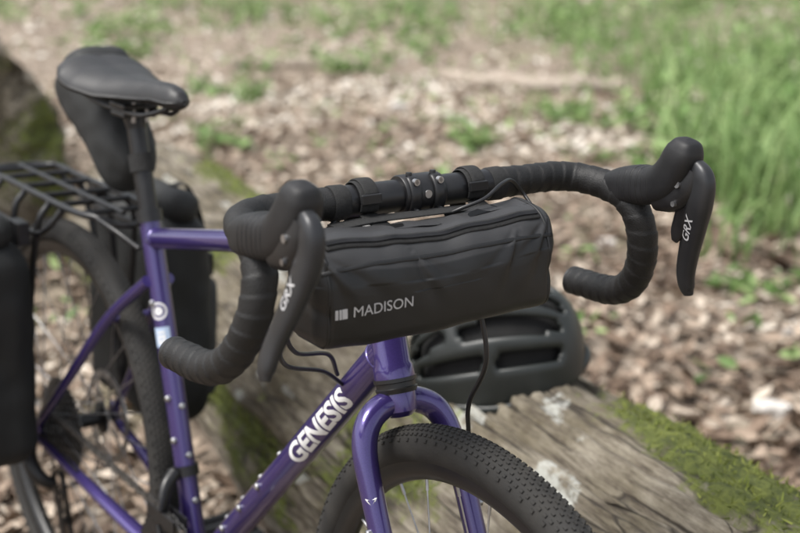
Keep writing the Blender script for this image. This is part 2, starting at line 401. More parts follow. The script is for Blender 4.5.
v,f=lathe([(0,-.062),(.012,-.062),(.016,-.055),(.030,-.022),(.030,-.02),(0,-.02)],30)
mk('cassette_body',v,f,BLK,bike,LEAN@M4(None,RA),auto=30)
V=[];F=[]
for n,y in((46,-.0475),(30,-.0405)):
    v,f=cog(n*.0127/(2*math.pi),n,.0022,y);b=len(V);V+=v;F+=[tuple(x+b for x in q) for q in f]
mk('chainrings',V,F,BLK,bike,LEAN@M4(None,BB),smooth=False)
for i in range(4):
    a=i*math.pi/2+.5
    tube('spider_arm',[BB+[0,-.052,0],BB+[.075*math.cos(a),-.050,.075*math.sin(a)]],[(.010,.004),(.008,.003)],BLK,bike,LEAN,12,hint=(-math.sin(a),0,math.cos(a)))
for s,a in((-1,math.radians(18)),(1,math.radians(198))):
    e=BB+np.array([.1725*math.cos(a),s*.078,.1725*math.sin(a)])
    tube('crank_arm',[BB+[0,s*.062,0],BB+(e-BB)*.5+[0,s*.035,0],e],[(.017,.008),(.013,.0075),(.013,.007)],BLK,bike,LEAN,20,6,hint=(-math.sin(a),0,math.cos(a)))
    box('pedal',e+[0,s*.058,0],(.048,.045,.009),BLK,bike,LEAN,bevel=.004)
    for q in(-.03,0,.03):
        box('pedal_tread',e+[q,s*.058,0],(.003,.04,.013),BLK,bike,LEAN,bevel=.001)
    tube('pedal_axle',[e,e+[0,s*.1,0]],.006,STEEL,bike,LEAN,14)
tube('crank_axle',[BB+[0,-.066,0],BB+[0,.066,0]],.012,BLK,bike,LEAN,20)
def arc(c,R,a0,a1,n):
    return [(c[0]+R*math.cos(t),c[2]+R*math.sin(t)) for t in np.linspace(a0,a1,n)]
Rc=.034;Rr=.0925
j1=np.array([.035,0,.262]);j2=np.array([.062,0,.185])
pth=arc(RA,Rc,math.radians(245),math.radians(95),8)+arc(BB,Rr,math.radians(98),math.radians(-95),22)+arc(j2,.022,math.radians(-80),math.radians(-240),6)+arc(j1,.022,math.radians(-40),math.radians(70),5)
pth=np.array(pth);pth=np.vstack([pth,pth[:1]])
P3=np.c_[pth[:,0],np.full(len(pth),-.046),pth[:,1]]
Pc,s_=resample(P3,.00635)
V=[];F=[]
for i in range(0,len(Pc)-2,2):
    a,b_=Pc[i],Pc[min(i+2,len(Pc)-1)]
    t=(b_-a);l=np.linalg.norm(t);t/=l;nrm=np.cross(t,[0,1,0]);w=.0036 if (i//2)%2 else .0024
    for sy in(-1,1):
        y0=np.array([0,sy*w,0]);base=len(V)
        for yy in(-.0005,.0005):
            for (q,hh) in((-.15,.0),(0.0,.0041),(.28,.0036),(.5,.0026),(.72,.0036),(1.0,.0041),(1.15,0),(1,-.0041),(.72,-.0036),(.5,-.0026),(.28,-.0036),(0,-.0041)):
                V.append(a+t*l*q+nrm*hh+y0+np.array([0,yy,0]))
        F+=[tuple(base+j for j in range(12)),tuple(base+12+j for j in range(11,-1,-1))]+[(base+j,base+12+j,base+12+(j+1)%12,base+(j+1)%12) for j in range(12)]
mk('chain',V,F,CHAIN,bike,LEAN,smooth=False)
for j in(j1,j2):
    v,f=cog(.021,11,.003,0);mk('jockey_wheel',np.array(v)+[0,-.046,0],f,BLK,bike,LEAN@M4(None,[j[0],0,j[2]]),smooth=False)
for y in(-.054,-.039):
    tube('derailleur_cage',[(j1[0]-.004,y,j1[2]+.018),(j1[0],y,j1[2]),(j2[0],y,j2[2]),(j2[0]+.004,y,j2[2]-.015)],[(.009,.0012),(.012,.0012),(.011,.0012),(.006,.0012)],BLK,bike,LEAN,14,5,hint=(1,0,.3))
tube('derailleur_body',[(.0,-.078,.325),(.012,-.085,.30),(.03,-.075,.275),(.036,-.058,.262)],[(.012,.009),(.015,.012),(.013,.011),(.011,.010)],BLK,bike,LEAN,18,6,n_exp=3)
tube('derailleur_cable',[(.0,-.086,.30),(-.05,-.088,.30),(-.045,-.08,.345),(.05,-.066,.345),(.15,-.062,.33)],.0025,BLK,bike,LEAN,8,10)
tube('front_derailleur_clamp',[ST(.135),ST(.150)],.0185,BLK,bike,LEAN,24)
tube('front_derailleur_body',[ST(.145)+[0.005,-.02,0],ST(.13)+[.01,-.038,0],ST(.10)+[.015,-.05,0]],[(.010,.010),(.011,.009),(.012,.004)],BLK,bike,LEAN,14,5)
box('front_derailleur_cage',ST(.092)+[.012,-.054,0],(.040,.0012,.010),BLK,bike,LEAN,bevel=.001)
box('front_derailleur_cage',ST(.092)+[.012,-.034,0],(.040,.0012,.010),BLK,bike,LEAN,bevel=.001)

# ---- seatpost & saddle
SX=.2238
sh=np.array([SX+.013,0,.903])
tube('seatpost',[ST(.50),ST(.645)],.0136,BLK,bike,LEAN,28)
tube('seatpost_head',[ST(.63),ST(.648),sh+[0,0,-.006]],[.0138,.017,.016],BLK,bike,LEAN,24,4)
box('saddle_clamp',sh+[.0,0,.008],(.024,.027,.0045),BLK,bike,LEAN,bevel=.003)
box('saddle_clamp_lower',sh+[.0,0,-.004],(.022,.026,.004),BLK,bike,LEAN,bevel=.003)
for y in(-.010,.010): tube('saddle_clamp_bolt',[sh+[.020,y,-.014],sh+[.020,y,.014]],.003,STEEL,bike,LEAN,10,hint=(1,0,0))
for s in(-1,1):
    x0=sh[0]
    tube('saddle_rail',[(x0+.120,s*.008,.922),(x0+.085,s*.018,.910),(x0+.05,s*.022,sh[2]+.002),(x0-.04,s*.022,sh[2]+.002),(x0-.085,s*.032,.915),(x0-.108,s*.045,.930)],.0036,BLK,bike,LEAN,12,8)
ns=70;nt_=48;V=[];F=[]
x1=SX+.163;x0=SX-.116;L=x1-x0
for i in range(ns+1):
    t=.5-.5*math.cos(math.pi*i/ns); x=x1-L*t
    w=np.interp(t,[0,.02,.06,.15,.3,.45,.6,.75,.88,.96,1],[.003,.011,.017,.0205,.025,.036,.054,.070,.073,.062,.024])
    zt=np.interp(t,[0,.03,.08,.2,.4,.6,.8,.93,.98,1],[.936,.946,.952,.956,.954,.953,.960,.970,.969,.962])
    h=np.interp(t,[0,.03,.08,.3,.6,.85,.96,1],[.006,.022,.034,.042,.046,.042,.028,.008])
    for j in range(nt_):
        a=2*math.pi*j/nt_; c,s_n=math.cos(a),math.sin(a)
        k=(abs(c)**2.5+abs(s_n)**2.5)**(-1/2.5)
        yy=c*k*w; zz=s_n*k
        z=zt-h/2+zz*h/2
        if zz>0: z-= (abs(yy)/max(w,.01))**3*h*.22; z-=.003*math.exp(-(yy/.012)**2)*(1 if .15<t<.95 else 0)
        else: z+= .018*(1-(abs(yy)/max(w,.01))**2)*min(1,t*2)*(h/.04)
        V.append((x,yy,z))
for i in range(ns):
    for j in range(nt_): F.append((i*nt_+j,i*nt_+(j+1)%nt_,(i+1)*nt_+(j+1)%nt_,(i+1)*nt_+j))
F.append(tuple(range(nt_)));F.append(tuple(ns*nt_+j for j in range(nt_-1,-1,-1)))
mk('saddle',V,F,SADDLE,bike,LEAN)

# ---- rear rack
rack=.745
rr=.0052
for s in(-1,1):
    tube('rack_rail',[(.215,s*.02,rack-.01),(.20,s*.045,rack),(.14,s*.058,rack),(-.10,s*.058,rack),(-.19,s*.058,rack),(-.215,s*.03,rack),(-.22,0,rack)],rr,BLK,bike,LEAN,14,8)
    tube('rack_lower_rail',[(.12,s*.062,rack-.004),(.10,s*.078,rack-.035),(.05,s*.082,rack-.05),(-.14,s*.082,rack-.05),(-.19,s*.078,rack-.035),(-.2,s*.062,rack-.004)],rr*.95,BLK,bike,LEAN,14,8)
    for xa,xb in((.07,.006),(-.03,.0),(-.13,-.006)):
        tube('rack_stay',[(xa,s*.06,rack),(xa*.9,s*.082,rack-.06),(xb,s*.084,.42),(xb,s*.078,.375)],rr,BLK,bike,LEAN,14,8)
    tube('rack_arm',[(.20,s*.045,rack),(.25,s*.035,rack-.012),(.287,s*.019,.715)],.004,BLK,bike,LEAN,12,6)
for x in(.17,.10,.03,-.05,-.13,-.19):
    tube('rack_cross_bar',[(x,-.058,rack),(x,.058,rack)],rr*.85,BLK,bike,LEAN,12)
tube('rack_front_hoop',[(.215,-.02,rack-.01),(.222,0,rack-.012),(.215,.02,rack-.01)],rr,BLK,bike,LEAN,12,6)
tube('rack_centre_spine',[(.20,0,rack+.002),(-.21,0,rack+.002)],.004,BLK,bike,LEAN,12)

# ---- cables
def cable(pts,r=.0025,M=BARM,nm='brake_hose'):
    tube(nm,pts,r,BLK,bike,M,12,14)
cable([(.005,-.095,-.014),(.022,-.145,-.05),(.02,-.165,-.11),(-.035,-.135,-.165),(-.085,-.065,-.200),(-.115,-.024,-.232)])
cable([(.002,-.09,-.014),(.010,-.135,-.05),(.0,-.150,-.11),(-.05,-.115,-.160),(-.10,-.050,-.188),(-.13,-.022,-.225)],.0025)
cable([(.06,.03,-.09),(.072,.035,-.16),(.045,.034,-.215),(.022,.05,-.26)])
cable([(.034,.010,-.018),(.046,.022,-.010),(.052,.045,-.002),(.040,.075,.008),(.024,.100,.006),(.020,.118,-.010),(.034,.118,-.02)],.0019)

# ---- handlebar bag
bag=empty('handlebar_bag')
HL,HD,HH=.140,.036,.049
BV,BF=rbox((HD,HL,HH),.0165,96)
CR=[(-.036,1,.75),(.092,-1,.75),(-.134,.8,1.0),(.134,-.8,1.0)]
def bagdef(p):
    u,v,w=p
    s=v/HL; hz=w/HH
    k=max(0,1-abs(s)**4)
    u2=u+ (.005*k*(1-hz*hz) if u>0 else 0)
    if hz>.15: u2-=.018*((hz-.15)/.85)**1.6*(1 if u>0 else .0)
    w2=w - .003*(s*s)*(1 if hz<0 else -1.0)
    if hz<0: w2+=.004*abs(s)**5
    w2+= -.003*math.cos(s*3.2)*(1 if hz>0 else .3)
    v2=v*(1-.04*(1-hz)*.5)
    q=np.array([u2,v2,w2])
    n=noise.noise(Vector((v*9+3,w*13,u*10)))*.0036+noise.noise(Vector((v*24+w*20,w*24+v*10,u*22)))*.0016
    for (vv,dr,am) in CR:
        dx=(v-vv)*dr; dz=(.042-w)
        if dz>0:
            rr_=math.hypot(dx,dz); an=math.atan2(dx,dz)
            n+=am*(-.0026*math.exp(-((an-.35)/.12)**2)*math.exp(-((rr_-.030)/.028)**2)+.0020*math.exp(-((an-.58)/.11)**2)*math.exp(-((rr_-.030)/.030)**2))
            n+=-am*.0020*math.exp(-((an-.90)/.12)**2)*math.exp(-((rr_-.036)/.026)**2)
    if abs(s)>.9: n-=.0030*math.exp(-((w+.3*u)/.010)**2)
    if hz>.2: n+=noise.noise(Vector((v*45,w*10+5,u*30)))*.0020+noise.noise(Vector((v*22+7,w*20,u*20)))*.0022
    d=np.array([u,v*.25,w]);d/=np.linalg.norm(d)+1e-9
    return q+d*n
BVd=np.array([bagdef(p) for p in BV])
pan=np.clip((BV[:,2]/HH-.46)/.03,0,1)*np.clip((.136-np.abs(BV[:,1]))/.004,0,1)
BGM=BARM@M4(None,[.060,-.031,-.0645])@M4(rot((0,1,0),.05))@M4(rot((1,0,0),.02))
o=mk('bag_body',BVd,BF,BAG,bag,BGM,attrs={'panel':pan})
weld(o,2e-5)
bvh=BVHTree.FromPolygons([tuple(v) for v in BVd],[tuple(f) for f in BF])
def onbag(P,D,off=.0006):
    out=[]
    for p,d in zip(P,D):
        d=Vector(d).normalized()
        h=bvh.ray_cast(Vector(p),d)
        if h[0] is not None: out.append(np.array(h[0])-np.array(d)*off)
        elif len(out)>1: out.append(out[-1]+(out[-1]-out[-2])*.3)
    return np.array(out)
def bagprint(name,V,F,v0,w0,m):
    P=np.c_[np.full(len(V),.2),V[:,0]+v0,V[:,1]+w0]
    W=[]
    for p in P:
        h=bvh.ray_cast(Vector(p),Vector((-1,0,0)))
        W.append(np.array(h[0])+np.array([.0006,0,0]) if h[0] is not None else np.array([.03,p[1],p[2]]))
    return mk(name,W,F,m,bag,BGM,smooth=False)
V,F=text2d('MADISON',.0142,3,bold=0)
bagprint('bag_lettering',V,F,-.071,-.010,GREYP)
for w_,v_ in((.0030,-.1185),(.0024,-.1148),(.0052,-.1105)):
    V,F=grid2d(w_,.0092,6);bagprint('bag_mark',V,F,v_,-.010,GREYP)
def zipline(v0,v1,ang,n=90,off=.0008):
    vs=np.linspace(v0,v1,n);P=[];D=[]
    for v in vs:
        d=np.array([math.cos(ang),0,math.sin(ang)]);P.append(np.array([0,v,0.])+d*.2);D.append(-d)
    Z=onbag(P,D,off)
    # relax so the strip lies smoothly over the creases
    for _ in range(6): Z[1:-1]=.5*Z[1:-1]+.25*(Z[:-2]+Z[2:])
    return Z
ZA=math.radians(68)
Z=zipline(-.120,.120,ZA,off=.0006);V,F=sweepmesh(Z,np.full(len(Z),.0016),np.full(len(Z),.0060),14,hint=(.55,0,.83),n_exp=3)
mk('zip_tape',V,F,WEB,bag,BGM)
Z=zipline(-.118,.118,ZA,150,off=.0028)
zn=np.array([.55,0,.83]);zu=np.array([.83,0,-.55])
V=[];F=[]
for i,z in enumerate(Z):
    b=len(V)
    for x in(-1,1):
        for y in(-1,1):
            for q in(-1,1): V.append(z+zn*x*.0008+np.array([0,y*.00055,0])+zu*q*.0021)
    F+=[tuple(b+j for j in f) for f in((0,1,3,2),(4,6,7,5),(0,4,5,1),(2,3,7,6),(0,2,6,4),(1,5,7,3))]
mk('zip_teeth',V,F,BLK,bag,BGM,smooth=False)
Z=zipline(-.130,.130,math.radians(41),90,.0002)
V,F=sweepmesh(Z,np.full(len(Z),.0007),np.full(len(Z),.0022),8,hint=(1,0,.6));mk('panel_seam',V,F,BAG,bag,BGM)
for sv in(-1,1):
    P=[];D=[]
    for a in np.linspace(0,2*math.pi,110,endpoint=False):
        d=np.array([math.cos(a),0,math.sin(a)]);P.append(np.array([0,sv*.124,0])+d*.2);D.append(-d)
    Z=onbag(P,D,.0001);V,F=sweepmesh(Z,np.full(len(Z),.0008),np.full(len(Z),.0018),8,closed=True,hint=(1,0,0));mk('end_seam',V,F,BAG,bag,BGM)
for v in(-.066,.060):
    ra=.0182
    a=np.radians(np.linspace(200,-40,26))
    P=[(-.012,v,-.045)]+[(ra*math.cos(t),v,ra*math.sin(t)) for t in a]+[(.028,v,-.016),(.040,v,-.018)]
    P=np.array(P);V,F=sweepmesh(P,np.full(len(P),.0011),np.full(len(P),.0100),14,hint=(-1,0,.2),n_exp=4)
    mk('bar_strap',V,F,WEB,bag,BARM)
    a=np.radians(np.linspace(150,20,16));P=np.array([((ra+.0022)*math.cos(t),v+.002,(ra+.0022)*math.sin(t)) for t in a])
    V,F=sweepmesh(P,np.full(len(P),.0012),np.full(len(P),.0080),14,hint=(-1,0,.4),n_exp=4);mk('strap_pad',V,F,WEB,bag,BARM)
    box('strap_ladder',(.0210,v,.004),(.0018,.011,.005),BLK,bag,BARM,bevel=.001)
P=[(.022,-.11,-.018),(.026,-.07,-.0145),(.029,-.02,-.014),(.029,.03,-.0145),(.024,.08,-.019)]
tube('top_flap',P,[(.0015,.012)]*5,WEB,bag,BARM,14,10,hint=(0,0,1),n_exp=4)
tube('zip_puller',[(.070,.088,-.016),(.078,.098,-.020),(.084,.101,-.034)],.0016,WEB,bag,BARM,8,8)
tube('zip_puller',[(.070,-.150,-.020),(.080,-.158,-.028),(.084,-.160,-.044)],.0016,WEB,bag,BARM,8,8)

# ---- seat pack, panniers
def softbag(name,h,r,M,parent,m,res=40,amp=.006,fr=9,seed=0,fun=None):
    V,F=rbox(h,r,res)
    out=[]
    for p in V:
        q=p.copy()
        if fun is not None: q=fun(q)
        d=p/np.linalg.norm(p)
        q=q+d*(noise.noise(Vector(p*fr)+Vector((seed,0,0)))*amp+noise.noise(Vector(p*fr*3.1)+Vector((seed,5,0)))*amp*.4)
        out.append(q)
    o=mk(name,out,F,m,parent,M);weld(o,2e-5);return o
sp_=empty('seat_pack')
def spf(q):
    t=(q[0]+.135)/.27
    k=1-.45*t
    return np.array([q[0],q[1]*k*1.0,q[2]*(1-.3*t)])
softbag('pack_body',(.122,.062,.060),.045,LEAN@M4(None,(.098,.030,.868))@M4(rot((0,1,0),math.radians(42))),sp_,NYL,40,.006,12,3,spf)
tube('pack_post_strap',[ST(.57),ST(.595)],.0175,WEB,sp_,LEAN,24)
def pannier(y,side,x0):
    p=empty('pannier')
    def pf(q):
        k=1-.10*(1-(q[2]+.18)/.36); return np.array([q[0]*k,q[1]*(1-.2*max(0,q[2]/.18)**2),q[2]])
    softbag('pannier_body',(.150,.062,.185),.045,LEAN@M4(None,(x0,y,.515)),p,NYL,44,.011,8,y*10,pf)
    softbag('roll_top',(.145,.028,.028),.026,LEAN@M4(None,(x0,y,.712)),p,NYL,24,.004,14,y*7+2)
    softbag('pannier_pocket',(.11,.022,.11),.02,LEAN@M4(None,(x0,y+side*.058,.47)),p,PAN2 if side>0 else NYL,26,.004,10,1)
    for xx in(x0-.095,x0+.085):
        tube('pannier_strap',[(xx,y+side*.068,.56),(xx,y+side*.058,.66),(xx,y+side*.03,.735),(xx,y,.742)],[(.0015,.011)]*4,WEB,p,LEAN,10,6,hint=(0,side,0),n_exp=4)
        box('pannier_hook',(xx,y-side*.052,.70),(.02,.010,.018),BLK,p,LEAN,bevel=.003)
    box('strap_buckle',(x0+.085,y+side*.068,.60),(.014,.005,.02),BLK,p,LEAN,bevel=.003)
pannier(-.158,-1,-.025);pannier(.165,1,-.055)

# ------------------------------------------------------------ logs
def logmat(name):
    m=bpy.data.materials.new(name);m.use_nodes=True;nt=m.node_tree;b=nt.nodes['Principled BSDF'];N=nt.nodes.new;Lk=nt.links.new
    b.inputs['Roughness'].default_value=.88
    tc=N('ShaderNodeTexCoord')
    nw=N('ShaderNodeTexNoise');nw.inputs['Scale'].default_value=2.5;nw.inputs['Detail'].default_value=1;Lk(tc.outputs['Object'],nw.inputs['Vector'])
    vm=N('ShaderNodeVectorMath');vm.operation='MULTIPLY_ADD';vm.inputs[1].default_value=(.02,.022,.022);Lk(nw.outputs['Color'],vm.inputs[0]);Lk(tc.outputs['Object'],vm.inputs[2])
    mp=N('ShaderNodeMapping');mp.inputs['Scale'].default_value=(.15,1,1);Lk(vm.outputs[0],mp.inputs['Vector'])
    n1=N('ShaderNodeTexNoise');n1.inputs['Scale'].default_value=80;n1.inputs['Detail'].default_value=9;n1.inputs['Roughness'].default_value=.75;Lk(mp.outputs[0],n1.inputs['Vector'])
    cr=N('ShaderNodeValToRGB');e=cr.color_ramp.elements
    e[0].position=.33;e[0].color=(.050,.040,.031,1);e[1].position=.68;e[1].color=(.39,.35,.285,1)
    x=e.new(.43);x.color=(.15,.125,.096,1);x=e.new(.54);x.color=(.265,.235,.185,1)
    Lk(n1.outputs['Fac'],cr.inputs['Fac'])
    n2=N('ShaderNodeTexNoise');n2.inputs['Scale'].default_value=7;n2.inputs['Detail'].default_value=8;n2.inputs['Roughness'].default_value=.62;Lk(tc.outputs['Object'],n2.inputs['Vector'])
    mx=N('ShaderNodeMix');mx.data_type='RGBA';mx.blend_type='MULTIPLY';mx.inputs[0].default_value=.9
    cr2=N('ShaderNodeValToRGB');cr2.color_ramp.elements[0].position=.38;cr2.color_ramp.elements[0].color=(.38,.345,.25,1);cr2.color_ramp.elements[1].position=.6;cr2.color_ramp.elements[1].color=(1,1,.98,1)
    Lk(n2.outputs['Fac'],cr2.inputs['Fac']);Lk(cr.outputs[0],mx.inputs[6]);Lk(cr2.outputs[0],mx.inputs[7])
    mp2=N('ShaderNodeMapping');mp2.inputs['Scale'].default_value=(.09,1,1);Lk(vm.outputs[0],mp2.inputs['Vector'])
    vo=N('ShaderNodeTexVoronoi');vo.feature='DISTANCE_TO_EDGE';vo.inputs['Scale'].default_value=20;Lk(mp2.outputs[0],vo.inputs['Vector'])
    n6=N('ShaderNodeTexNoise');n6.inputs['Scale'].default_value=9;n6.inputs['Detail'].default_value=4;Lk(tc.outputs['Object'],n6.inputs['Vector'])
    wd=N('ShaderNodeMapRange');wd.inputs['From Min'].default_value=.42;wd.inputs['From Max'].default_value=.62;wd.inputs['To Min'].default_value=.003;wd.inputs['To Max'].default_value=.06;Lk(n6.outputs['Fac'],wd.inputs['Value'])
    ck=N('ShaderNodeMapRange');ck.inputs['From Min'].default_value=.0;Lk(wd.outputs[0],ck.inputs['From Max']);Lk(vo.outputs['Distance'],ck.inputs['Value'])
    ckc=N('ShaderNodeMix');ckc.data_type='RGBA';Lk(ck.outputs[0],ckc.inputs[0]);ckc.inputs[6].default_value=(.035,.027,.019,1);Lk(mx.outputs[2],ckc.inputs[7])
    at2=N('ShaderNodeAttribute');at2.attribute_name='lichen'
    n4=N('ShaderNodeTexNoise');n4.inputs['Scale'].default_value=38;n4.inputs['Detail'].default_value=8;n4.inputs['Roughness'].default_value=.75;Lk(tc.outputs['Object'],n4.inputs['Vector'])
    ad=N('ShaderNodeMath');ad.operation='ADD';Lk(at2.outputs['Fac'],ad.inputs[0]);Lk(n4.outputs['Fac'],ad.inputs[1])
    mr=N('ShaderNodeMapRange');mr.inputs['From Min'].default_value=.84;mr.inputs['From Max'].default_value=.98;mr.inputs['To Max'].default_value=.8;Lk(ad.outputs[0],mr.inputs['Value'])
    m2=N('ShaderNodeMix');m2.data_type='RGBA';Lk(mr.outputs[0],m2.inputs[0]);Lk(ckc.outputs[2],m2.inputs[6]);m2.inputs[7].default_value=(.52,.53,.49,1)
    at=N('ShaderNodeAttribute');at.attribute_name='moss'
    n3=N('ShaderNodeTexNoise');n3.inputs['Scale'].default_value=38;n3.inputs['Detail'].default_value=7;n3.inputs['Roughness'].default_value=.72;Lk(tc.outputs['Object'],n3.inputs['Vector'])
    a3=N('ShaderNodeMath');a3.operation='ADD';Lk(at.outputs['Fac'],a3.inputs[0]);Lk(n3.outputs['Fac'],a3.inputs[1])
    r3=N('ShaderNodeMapRange');r3.inputs['From Min'].default_value=.86;r3.inputs['From Max'].default_value=1.06;Lk(a3.outputs[0],r3.inputs['Value'])
    mc=N('ShaderNodeValToRGB');mc.color_ramp.elements[0].position=.35;mc.color_ramp.elements[0].color=(.035,.05,.010,1);mc.color_ramp.elements[1].position=.65;mc.color_ramp.elements[1].color=(.19,.22,.045,1)
    Lk(n3.outputs['Fac'],mc.inputs['Fac'])
    m3=N('ShaderNodeMix');m3.data_type='RGBA';Lk(r3.outputs[0],m3.inputs[0]);Lk(m2.outputs[2],m3.inputs[6]);Lk(mc.outputs[0],m3.inputs[7])
    Lk(m3.outputs[2],b.inputs['Base Color'])
    bp=N('ShaderNodeBump');bp.inputs['Strength'].default_value=.9;bp.inputs['Distance'].default_value=.009;Lk(n1.outputs['Fac'],bp.inputs['Height'])
    bp1=N('ShaderNodeBump');bp1.inputs['Strength'].default_value=.7;bp1.inputs['Distance'].default_value=.010;Lk(ck.outputs[0],bp1.inputs['Height']);Lk(bp.outputs[0],bp1.inputs['Normal'])
    bp2=N('ShaderNodeBump');bp2.inputs['Distance'].default_value=.012;Lk(r3.outputs[0],bp2.inputs['Strength']);Lk(n3.outputs['Fac'],bp2.inputs['Height']);Lk(bp1.outputs[0],bp2.inputs['Normal'])
    Lk(bp2.outputs[0],b.inputs['Normal'])
    return m
LOG=logmat('weathered_wood')
def smooth01(x): x=min(1,max(0,x));return x*x*(3-2*x)
MOSSPTS=[]
def makelog(name,A,B,rA,rB,nl,na,mossf,seed,capmoss=.3):
    A=np.array(A,float);B=np.array(B,float);D=B-A;Ln=np.linalg.norm(D);t=D/Ln
    side=np.cross([0,0,1],t);side/=np.linalg.norm(side);up=np.cross(t,side)
    R=np.array([t,side,up]).T;C=(A+B)/2
    V=[];mo=[];li=[];F=[]
    for i in range(nl+1):
        f=i/nl;x=f*Ln-Ln/2;r=rA+(rB-rA)*f
        for j in range(na):
            a=2*math.pi*j/na
            c,s=math.cos(a),math.sin(a)
            rr=r*(1+.11*noise.noise(Vector((x*1.3+seed,c*1.4,s*1.4)))+.06*noise.noise(Vector((x*2.0+seed,c*5,s*5))))
            g=noise.noise(Vector((x*.8+seed,c*9,s*9)))
            rr-=.034*max(0,.15-abs(g))/.15*max(0,(0.40+.9*noise.noise(Vector((x*2,c*3,s*3+seed)))))
            rr+=.008*noise.noise(Vector((x*5,c*34,s*34)))+.009*noise.noise(Vector((x*12,c*10,s*10)))
            m_=mossf(f,a,x); mn=noise.noise(Vector((x*4+seed,c*3,s*3)))+.5*noise.noise(Vector((x*13+seed,c*8,s*8)))
            m_=m_+.38*mn if m_>.02 else 0
            if m_>.45:
                rr+=.012*min(1,(m_-.45)*4)*(0.7+.6*noise.noise(Vector((x*30,c*12,s*12))))
                if i<nl and random.random()<.9: MOSSPTS.append(R@np.array([x,c*rr,s*rr])+C)
            V.append((x,c*rr,s*rr));mo.append(max(0,m_))
            lv=noise.noise(Vector((x*9+9+seed,c*5,s*5)));li.append(min(.42,max(0,(lv-.20)*1.8)) if s>.0 else 0)
    for i in range(nl):
        for j in range(na):
            F.append((i*na+j,i*na+(j+1)%na,(i+1)*na+(j+1)%na,(i+1)*na+j)[::-1])
    for end,i in((0,0),(1,nl)):
        prev=[i*na+j for j in range(na)]
        for q in(.95,.87,.77,.66,.55,.43,.3,.17,.06):
            cur=[]
            for j in range(na):
                v=V[i*na+j];dx=.07*noise.noise(Vector((v[1]*q*7,v[2]*q*7,seed)))+.035*noise.noise(Vector((v[1]*q*24,v[2]*q*24,seed)))+(-.07 if end==0 else .07)*(1-q)
                cur.append(len(V));V.append((v[0]+dx,v[1]*q,v[2]*q));mo.append(max(0,capmoss+.5*noise.noise(Vector((v[1]*q*6,v[2]*q*6,seed+4)))));li.append(0)
            for j in range(na):
                f=(prev[j],prev[(j+1)%na],cur[(j+1)%na],cur[j]);F.append(f if end==0 else f[::-1])
            prev=cur
        F.append(tuple(prev) if end==0 else tuple(prev[::-1]))
    o=mk(name,V,F,LOG,None,I4,attrs={'moss':mo,'lichen':li})
    bm=bmesh.new();bm.from_mesh(o.data);bmesh.ops.recalc_face_normals(bm,faces=bm.faces);bm.to_mesh(o.data);bm.free()
    o.matrix_world=Matrix(M4(R,C).tolist())
    return o
def moss_main(f,a,x):
    d=math.degrees(a);m=0
    m=max(m,.86*math.exp(-((d-52)/23)**2)*smooth01((f-.47)/.06))
    m=max(m,.78*math.exp(-((d-76)/20)**2)*math.exp(-((f-.60)/.065)**2))
    m=max(m,.66*math.exp(-((d-140)/24)**2)*math.exp(-((f-.26)/.035)**2))
    m=max(m,.60*math.exp(-((d-75)/25)**2)*math.exp(-((f-.15)/.09)**2))
    m=max(m,.66*math.exp(-((d-150)/30)**2)*math.exp(-((f-.50)/.05)**2))
    m=max(m,.50*math.exp(-((d-185)/25)**2))
    return m
mainlog=makelog('fallen_log',(-1.55,.90,.235),(2.6,.10,.225),.255,.275,520,230,moss_main,3.3)
def moss2(f,a,x):
    d=math.degrees(a);return .80*math.exp(-((d-130)/60)**2)
log2=makelog('mossy_log',(-5.6,1.30,.52),(-2.12,.50,.36),.36,.385,160,140,moss2,11.7,.42)

# ------------------------------------------------------------ helmet
hel=empty('bicycle_helmet')
def helmet():
    nr,nc=64,49;V=[];F=[]
    a_,w_,h_=.138,.104,.150
    def P(i,j,k=1.0):
        b=math.radians(-88+176*i/(nr-1));al=math.radians(-98+196*j/(nc-1))
        x=a_*k*math.sin(b);y=w_*k*math.cos(b)**.75*math.sin(al);z=h_*k*math.cos(b)**.62*math.cos(al)
        if x>0: z*=1-.18*(x/a_)**2
        return np.array([x,y,z])
    def isvent(i,j):
        q=(j+.5)-(nc-1)/2; aq=abs(q)
        bands=[(0,1.6,[(14,30),(34,52)]),(4.4,7,[(10,32),(36,57)]),(10,12.8,[(12,38),(42,57)]),(16,18.2,[(14,30),(34,53)])]
        for lo,hi,rs in bands:
            if lo<=aq<=hi:
                mid=(lo+hi)/2
                for r0,r1 in rs:
                    tp=0 if abs(aq-mid)<.8 else 3
                    sl=int((aq-mid)*2.4)
                    if r0+tp+sl<=i<r1-tp+sl: return True
        return False
    for i in range(nr):
        for j in range(nc): V.append(P(i,j))
    V=np.array(V)
    for i in range(nr):
        for j in range(nc):
            nv=sum(isvent(ii,jj) for ii in(i-1,i) for jj in(j-1,j) if 0<=ii<nr-1 and 0<=jj<nc-1)
            V[i*nc+j]*=1.0-.035*(nv>0)
    for i in range(nr-1):
        for j in range(nc-1):
            if not isvent(i,j): F.append((i*nc+j,(i+1)*nc+j,(i+1)*nc+j+1,i*nc+j+1))
    return V,F
V,F=helmet()
HM=M4(None,(.500,.500,.502))@M4(rot((0,0,1),math.radians(-136)))@M4(rot((0,1,0),math.radians(12)))@M4(rot((1,0,0),math.radians(-6)))
o=mk('helmet_shell',V,F,HELM,hel,HM)
md=o.modifiers.new('s','SOLIDIFY');md.thickness=.014;md.offset=-1
md=o.modifiers.new('ss','SUBSURF');md.levels=2;md.render_levels=2
Vi=[];Fi=[]
nr,nc=30,30
for i in range(nr):
    for j in range(nc):
        b=math.radians(-84+168*i/(nr-1));al=math.radians(-92+184*j/(nc-1))
        k=.85;x=.138*k*math.sin(b);z=.150*k*math.cos(b)**.62*math.cos(al)
        if x>0: z*=1-.18*(x/.138)**2
        Vi.append((x,.104*k*math.cos(b)**.75*math.sin(al),z))
